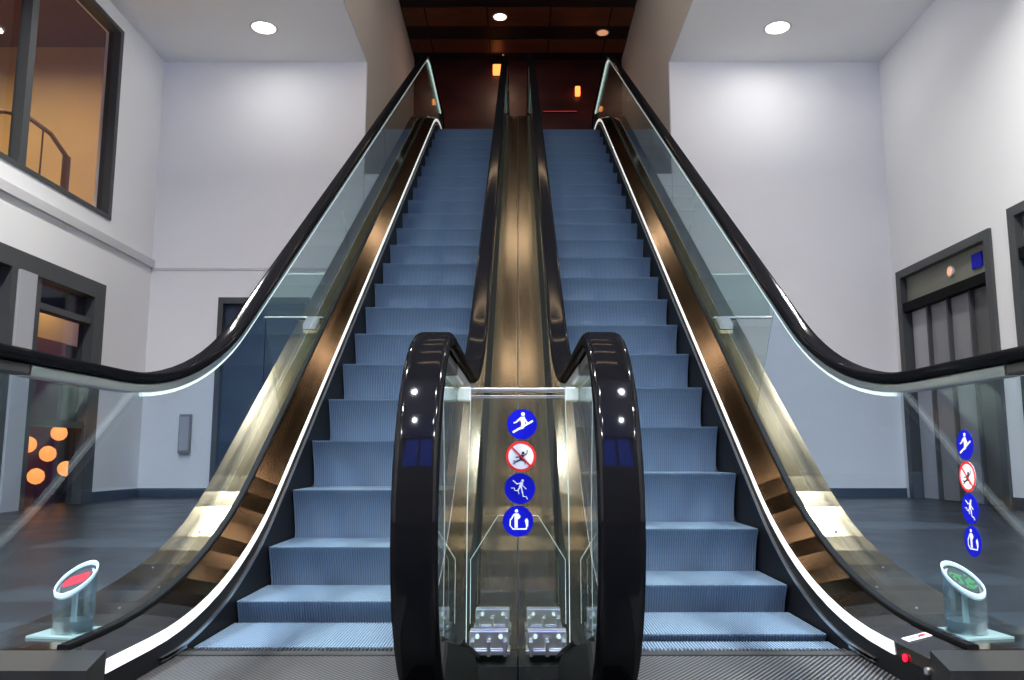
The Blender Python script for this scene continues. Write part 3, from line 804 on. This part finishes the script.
struct('wall_door_backing', [(-5.0, -2.9, YB + 0.45, YB + 0.5, 0, 3.4), (-5.0, -4.95, YB + T, YB + 0.45, 0, 3.4), (-2.95, -2.9, YB + T, YB + 0.45, 0, 3.4), (-5.0, -2.9, YB + T, YB + 0.5, 3.4, 3.45), (XR + 0.5, XR + 0.55, 6.3, 13.2, 0, 3.9), (XR + T, XR + 0.55, 6.3, 6.35, 0, 3.9), (XR + T, XR + 0.55, 13.15, 13.2, 0, 3.9), (XR + T, XR + 0.55, 6.3, 13.2, 3.9, 3.95)], 'dark_room')  # backing added behind the doors to keep blue sky out of the gaps
bays = []
for (a, b) in ((16.25, 17.0), (17.6, 18.2), (14.9, 15.65), (13.5, 14.3)):
    for (xa, xb) in ((-2.49, -2.02), (-1.98, -0.68), (-0.64, 0.68), (0.72, 1.98), (2.02, 2.49)):
        bays.append((xa, xb, a, b, SLOT_Z - 0.0, SLOT_Z + 0.02))
struct('ceiling_panels', bays, 'ceil_brown')
struct('baseboard_back', [(XL, -4.75, YB - 0.02, YB, 0, 0.14), (-3.3, -2.5, YB - 0.02, YB, 0, 0.14), (2.5, XR, YB - 0.02, YB, 0, 0.14)], 'base')
struct('baseboard_left', [(XL, XL + 0.02, YF, 7.3, 0, 0.14), (XL, XL + 0.02, 11.4, YB, 0, 0.14)], 'base')
struct('baseboard_right', [(XR - 0.02, XR, YF, 6.6, 0, 0.14), (XR - 0.02, XR, 9.65, 10.05, 0, 0.14)], 'base')
struct('trim_1', [(XL, XL + 0.05, YF, YB, 3.60, 3.72)], 'trim')
struct('trim_2', [(XL, -2.5, YB - 0.012, YB, 3.56, 3.60)], 'trim')
# unseen front behind the camera; window band added to reflect blue in the newels
fr = [(XL, XR, YF - T, YF, 0, 3.9), (XL, XR, YF - T, YF, 6.85, CEIL_Z)]
fr += [(XL, -2.4, YF - T, YF, 3.9, 6.85), (2.4, XR, YF - T, YF, 3.9, 6.85)]
bays_x = [-2.4, -0.9, 0.65, 2.2]
for x in bays_x[1:3]: fr.append((x, x + 0.25, YF - T, YF, 3.9, 6.85))
struct('wall_front', fr, 'facade')
for i in range(3):
    bm = bmesh.new(); box(bm, bays_x[i] + (0.25 if i else 0), bays_x[i + 1] + (0.2 if i == 2 else 0), YF - 0.14, YF - 0.12, 3.9, 6.85); obj('window_%d' % (i + 2), bm, 'pane', kind='structure')

# ------------------------------------------------------------------ left upper window and the room behind it
w = thing('window_1', 'x', 'window')
del w['label']; del w['category']; w['kind'] = 'structure'
w.location = (XL, 9.6, 4.10)
def rel(o_loc, b): return (b[0] - o_loc[0], b[1] - o_loc[0], b[2] - o_loc[1], b[3] - o_loc[1], b[4] - o_loc[2], b[5] - o_loc[2])
bm = bmesh.new()
for b in ((XL - 0.16, XL + 0.02, 7.3, 11.4, 3.97, 4.03), (XL - 0.16, XL + 0.02, 7.3, 11.4, 6.79, 6.85), (XL - 0.16, XL + 0.02, 11.31, 11.4, 4.03, 6.79), (XL - 0.16, XL + 0.02, 7.3, 7.4, 4.03, 6.79), (XL - 0.12, XL + 0.02, 9.20, 9.33, 4.03, 6.79)):
    box(bm, *rel((XL, 9.6, 4.10), b))
obj('window_frame', bm, 'frame_grey', w)
bm = bmesh.new(); box(bm, *rel((XL, 9.6, 4.10), (XL - 0.10, XL - 0.09, 7.40, 9.20, 4.03, 6.79))); obj('pane', bm, 'pane', w)
bm = bmesh.new(); box(bm, *rel((XL, 9.6, 4.10), (XL - 0.10, XL - 0.09, 9.33, 11.31, 4.03, 6.79))); obj('pane', bm, 'pane', w)
struct('wall_side_room', [(-13.1, -13.0, 5.0, 15.1, 3.6, 8.5), (-13.0, XL - T, 15.0, 15.1, 3.6, 8.5), (-13.0, XL - T, 4.9, 5.0, 3.6, 8.5), (XL - T, XL - T + 0.05, 5.0, 15.0, CEIL_Z + 0.2, 8.5)], 'tan')
struct('ceiling_side_room', [(-13.1, XL - T, 4.9, 15.1, 8.5, 8.6)], 'brown_room')
struct('floor_side_room', [(-13.0, XL - T, 5.0, 15.0, 3.5, 3.6)], 'tan')
area_light('side_room_light', (-9.0, 12.0, 8.0), (0, 0, 0), 1.6, 190, (1.0, 0.78, 0.45))
t = thing('stair_railing', 'thin brown stair railing in the tan room behind the upper left window', 'railing', (-7.0, 12.2, 3.6))
bm = bmesh.new()
pts = [Vector((-3.0, 0, 2.42)), Vector((-1.0, 0, 2.36)), Vector((-0.62, 0, 2.25)), Vector((-0.28, 0, 2.0)), Vector((0.0, 0, 1.62))]
for a, b in zip(pts[:-1], pts[1:]): cyl(bm, a, b - a, 0.035, (b - a).length, 12)
obj('rail', bm, 'brown_room', t)
for x, h_ in ((-2.4, 2.38), (-2.0, 2.37), (-1.6, 2.36), (-1.2, 2.35), (-0.8, 2.28), (-0.4, 2.06)):
    bm = bmesh.new(); cyl(bm, (x, 0, 0), (0, 0, 1), 0.014, h_, 8); obj('baluster', bm, 'brown_room', t)
bm = bmesh.new(); cyl(bm, (0, 0, 0), (0, 0, 1), 0.06, 1.62, 12); obj('post', bm, 'brown_room', t)

# ------------------------------------------------------------------ left glazed entrance below
def door_root(name, loc):
    o = bpy.data.objects.new(name, None); COL.objects.link(o); o.location = loc; o['kind'] = 'structure'; return o
def dpart(root, name, boxes, m):
    bm = bmesh.new()
    L = root.location
    for b in boxes: box(bm, b[0] - L.x, b[1] - L.x, b[2] - L.y, b[3] - L.y, b[4] - L.z, b[5] - L.z)
    return obj(name, bm, m, root)
d = door_root('door_1', (XL, 9.6, 0))
x0, x1 = XL - 0.18, XL + 0.02
dpart(d, 'door_frame', [(x0, x1, 11.12, 11.4, 0, 3.02), (x0, x1, 7.3, 11.12, 2.80, 3.02), (x0, x1, 9.25, 9.36, 0, 2.80), (x0, x1 - 0.03, 9.78, 9.90, 0, 2.80)], 'frame_grey')
dpart(d, 'column', [(x0, x1 + 0.02, 9.38, 9.72, 0, 2.80)], 'frame_light')
dpart(d, 'transom', [(x0 + 0.02, x1 - 0.03, 9.90, 11.12, 2.42, 2.50), (x0 + 0.02, x1 - 0.03, 9.90, 11.12, 1.0, 1.08)], 'frame_grey')
dpart(d, 'pane', [(x0 + 0.06, x0 + 0.07, 9.90, 11.12, 0.02, 2.80)], 'pane')
dpart(d, 'pane', [(x0 + 0.06, x0 + 0.07, 7.35, 9.25, 0.02, 2.80)], 'pane')
struct('wall_vestibule', [(XL - 2.1, XL - 2.0, 6.5, 14.0, 0, 3.4), (XL - 2.0, XL - T, 13.9, 14.0, 0, 3.4), (XL - 2.0, XL - T, 6.5, 6.6, 0, 3.4)], 'dark_room')
struct('ceiling_vestibule', [(XL - 2.1, XL - T, 6.5, 14.0, 3.4, 3.5)], 'tan')
dpart(d, 'header_panel', [(XL - 1.0, XL - 0.95, 9.9, 13.0, 2.30, 2.75)], 'tan')
dpart(d, 'inner_leaf', [(XL - 1.0, XL - 0.94, 10.3, 12.2, 0.0, 2.30)], 'brown_room')
area_light('vestibule_light', (XL - 0.7, 11.6, 3.3), (0, 0, 0), 0.5, 12, (1.0, 0.75, 0.45))
spots = [(10.98, 0.92), (11.22, 0.50), (11.46, 0.78), (11.70, 0.36), (11.94, 0.66), (12.18, 0.95), (12.42, 0.45)]
for i, (y, z) in enumerate(spots):
    y -= 0.55
    bm = bmesh.new(); bmesh.ops.create_icosphere(bm, subdivisions=2, radius=0.11)
    o = obj('glowing_globe', bm, 'orange', smooth=True); o.location = (XL - 0.62, y, z)
    bm = bmesh.new(); cyl(bm, (0, 0, -z + 0.0), (0, 0, 1), 0.008, z - 0.07, 8); obj('stem', bm, 'frame_grey', o)
    tag(o, 'orange glowing globe lamp in the cluster behind the left glazed doors', 'lamp', 'orange globes behind the left doors')

# ------------------------------------------------------------------ back-left doorway
d = door_root('door_2', (-4.02, YB, 0))
dpart(d, 'door_frame', [(-4.75, -4.67, YB - 0.02, YB + 0.2, 0, 3.12), (-3.38, -3.3, YB - 0.02, YB + 0.2, 0, 3.12), (-4.67, -3.38, YB - 0.02, YB + 0.2, 3.02, 3.12)], 'frame_grey')
dpart(d, 'door_leaf', [(-4.67, -4.03, YB + 0.10, YB + 0.15, 0.01, 3.02)], 'blue_door')
dpart(d, 'door_leaf', [(-4.01, -3.38, YB + 0.10, YB + 0.15, 0.01, 3.02)], 'blue_door')
dpart(d, 'door_handle', [(-4.10, -4.07, YB + 0.04, YB + 0.07, 0.9, 1.3), (-4.095, -4.075, YB + 0.07, YB + 0.10, 0.92, 0.95), (-4.095, -4.075, YB + 0.07, YB + 0.10, 1.25, 1.28)], 'alu')
# small grey wall cabinet on the back wall
t = thing('wall_box', 'small narrow grey box on the back wall left of the dark blue doors', 'box', (-5.15, YB, 0.95))
bm = bmesh.new(); box(bm, -0.09, 0.09, -0.08, 0.0, -0.28, 0.32, 0.01); obj('housing', bm, 'panel_grey', t)
bm = bmesh.new(); box(bm, -0.07, 0.07, -0.09, -0.081, -0.24, 0.28, 0.003); obj('cover', bm, 'frame_light', t)

# ------------------------------------------------------------------ right-hand doors
def right_door(name, ya, yb, zt, leaves):
    d = door_root(name, (XR, (ya + yb) / 2, 0))
    f = 0.14
    dpart(d, 'door_frame', [(XR - 0.04, XR + 0.2, ya, ya + f, 0, zt), (XR - 0.04, XR + 0.2, yb - f, yb, 0, zt), (XR - 0.04, XR + 0.2, ya + f, yb - f, zt - 0.12, zt)], 'frame_grey')
    dpart(d, 'header_panel', [(XR + 0.06, XR + 0.10, ya + f, yb - f, zt - 0.52, zt - 0.12)], leaves[1])
    dpart(d, 'transom', [(XR - 0.02, XR + 0.14, ya + f, yb - f, zt - 0.66, zt - 0.52)], 'black')
    n = 4
    wv = (yb - ya - 2 * f) / n
    for i in range(n):
        a = ya + f + wv * i
        lf = dpart(d, 'door_leaf', [(XR + 0.10, XR + 0.14, a + 0.03, a + wv - 0.03, 0.01, zt - 0.66)], leaves[0][i % len(leaves[0])])
    dpart(d, 'mullion', [(XR + 0.05, XR + 0.15, ya + f + wv * i - 0.02, ya + f + wv * i + 0.02, 0.01, zt - 0.66) for i in range(1, n)], 'frame_grey')
    return d
M['header'] = mat('olive_grey_header', (0.20, 0.20, 0.16), 0.6)
M['leaf_light'] = mat('pale_door_leaf', (0.46, 0.46, 0.50), 0.6)
M['leaf_dark'] = mat('dark_door_leaf', (0.10, 0.10, 0.10), 0.5)
right_door('door_3', 10.05, 12.62, 3.48, (['leaf_dark', 'panel_grey', 'panel_grey', 'leaf_light'], 'header'))
right_door('door_4', 6.6, 9.65, 3.60, (['leaf_light', 'panel_grey'], 'header'))
t = thing('door_sign', 'small bright blue square sign on the header of the right doors', 'sign', (XR + 0.058, 10.50, 3.17))
bm = bmesh.new(); box(bm, -0.02, 0, -0.12, 0.12, -0.1, 0.1, 0.004); obj('sign_plate', bm, 'st_blue', t)
t = thing('header_lamp', 'small pale yellow lamp on the header of the right doors', 'lamp', (XR + 0.058, 11.15, 3.17))
bm = bmesh.new(); cyl(bm, (0, 0, 0), (-1, 0, 0), 0.08, 0.03, 20); obj('housing', bm, 'ring', t)
bm = bmesh.new(); cyl(bm, (-0.031, 0, 0), (-1, 0, 0), 0.06, 0.006, 20); obj('lens', bm, 'lamp_dim', t)

# ------------------------------------------------------------------ recessed lamps
def downlight(x, y, z, m, r, label, group=None, name='ceiling_downlight'):
    t = thing(name, label, 'lamp', (x, y, z), group)
    bm = bmesh.new()
    N = 32
    V = [[bm.verts.new((rr * math.cos(2 * math.pi * i / N), rr * math.sin(2 * math.pi * i / N), zz)) for i in range(N)] for rr, zz in ((r, 0), (r + 0.02, -0.008), (r + 0.04, 0))]
    for j in range(2):
        for i in range(N): bm.faces.new((V[j][i], V[j][(i + 1) % N], V[j + 1][(i + 1) % N], V[j + 1][i]))
    obj('trim_ring', bm, 'ring', t)
    bm = bmesh.new(); cyl(bm, (0, 0, -0.012), (0, 0, 1), r, 0.010, 32); obj('lens', bm, m, t)
    return t
for i, (x, y) in enumerate(LAMPS):
    lab = {0: 'round white recessed lamp in the ceiling above the back left wall', 1: 'round white recessed lamp in the ceiling above the back right wall'}.get(i, 'round white recessed lamp in the lobby ceiling behind the view')
    downlight(x, y, CEIL_Z - 0.004, 'lamp', 0.17, lab, 'lobby ceiling lamps')
for y in WARM:
    t = thing('stretched_warm_lamp', 'unseen warm lamp stretched across the dark ceiling for golden bands on the decks', 'lamp', (0, y, SLOT_Z), 'warm lamps stretched for the deck highlights')
    bm = bmesh.new(); box(bm, -1.85, 1.85, -0.07, 0.07, -0.05, 0.018, 0.005); obj('housing', bm, 'black', t)
    bm = bmesh.new(); box(bm, -1.8, 1.8, -0.05, 0.05, -0.058, -0.051, 0.002); obj('lens', bm, 'lamp_warm', t)
downlight(-0.39, 16.6, SLOT_Z - 0.004, 'lamp_hot', 0.13, 'bright oval-looking recessed lamp in the dark brown ceiling at the top')
downlight(1.90, 17.3, SLOT_Z + 0.012, 'lamp_dim', 0.12, 'dim orange recessed lamp right of centre in the dark ceiling')
area_light('upper_hall_light', (-0.39, 16.6, SLOT_Z - 0.06), (0, 0, 0), 0.22, 14, (1.0, 0.6, 0.4))

# lanterns on the far upper wall
def lantern(x, z, w_, h_, m, label):
    t = thing('wall_lantern', label, 'lamp', (x, 18.6, z))
    bm = bmesh.new(); box(bm, -w_ / 2, w_ / 2, -0.16, -0.03, -h_ / 2, h_ / 2, 0.02); obj('lamp_shade', bm, m, t)
    bm = bmesh.new(); box(bm, -w_ / 2 - 0.01, w_ / 2 + 0.01, -0.17, -0.02, h_ / 2, h_ / 2 + 0.02); box(bm, -0.03, 0.03, -0.03, 0.0, -0.08, 0.08); obj('bracket', bm, 'black', t)
lantern(-0.50, 9.76, 0.20, 0.24, 'orange', 'small glowing orange wall lantern, left of the centre on the far upper wall')
lantern(1.42, 9.22, 0.12, 0.22, 'orange', 'small glowing orange wall lantern on the right of the far upper wall')

lantern(1.92, 8.78, 0.16, 0.10, 'orange', 'low wide orange wall lantern near the right side of the far upper wall')
lantern(-1.98, 8.95, 0.10, 0.12, 'orange', 'little added orange glow for a glass reflection, left on the far upper wall')  # made-up lantern standing in for a reflection in the glass
M['red_glow'] = mat('dim_red_light_line', (0.4, 0.02, 0.02), 0.5, emit=(1, 0.03, 0.03), es=0.25)
t = thing('wall_light', 'thin dim red light line on the far upper wall right of centre', 'lamp', (1.0, 18.6, 8.74))
bm = bmesh.new(); box(bm, -0.42, 0.42, -0.04, -0.001, -0.015, 0.015, 0.004); obj('housing', bm, 'black', t)
bm = bmesh.new(); box(bm, -0.40, 0.40, -0.05, -0.041, -0.010, 0.010, 0.002); obj('tube', bm, 'red_glow', t)
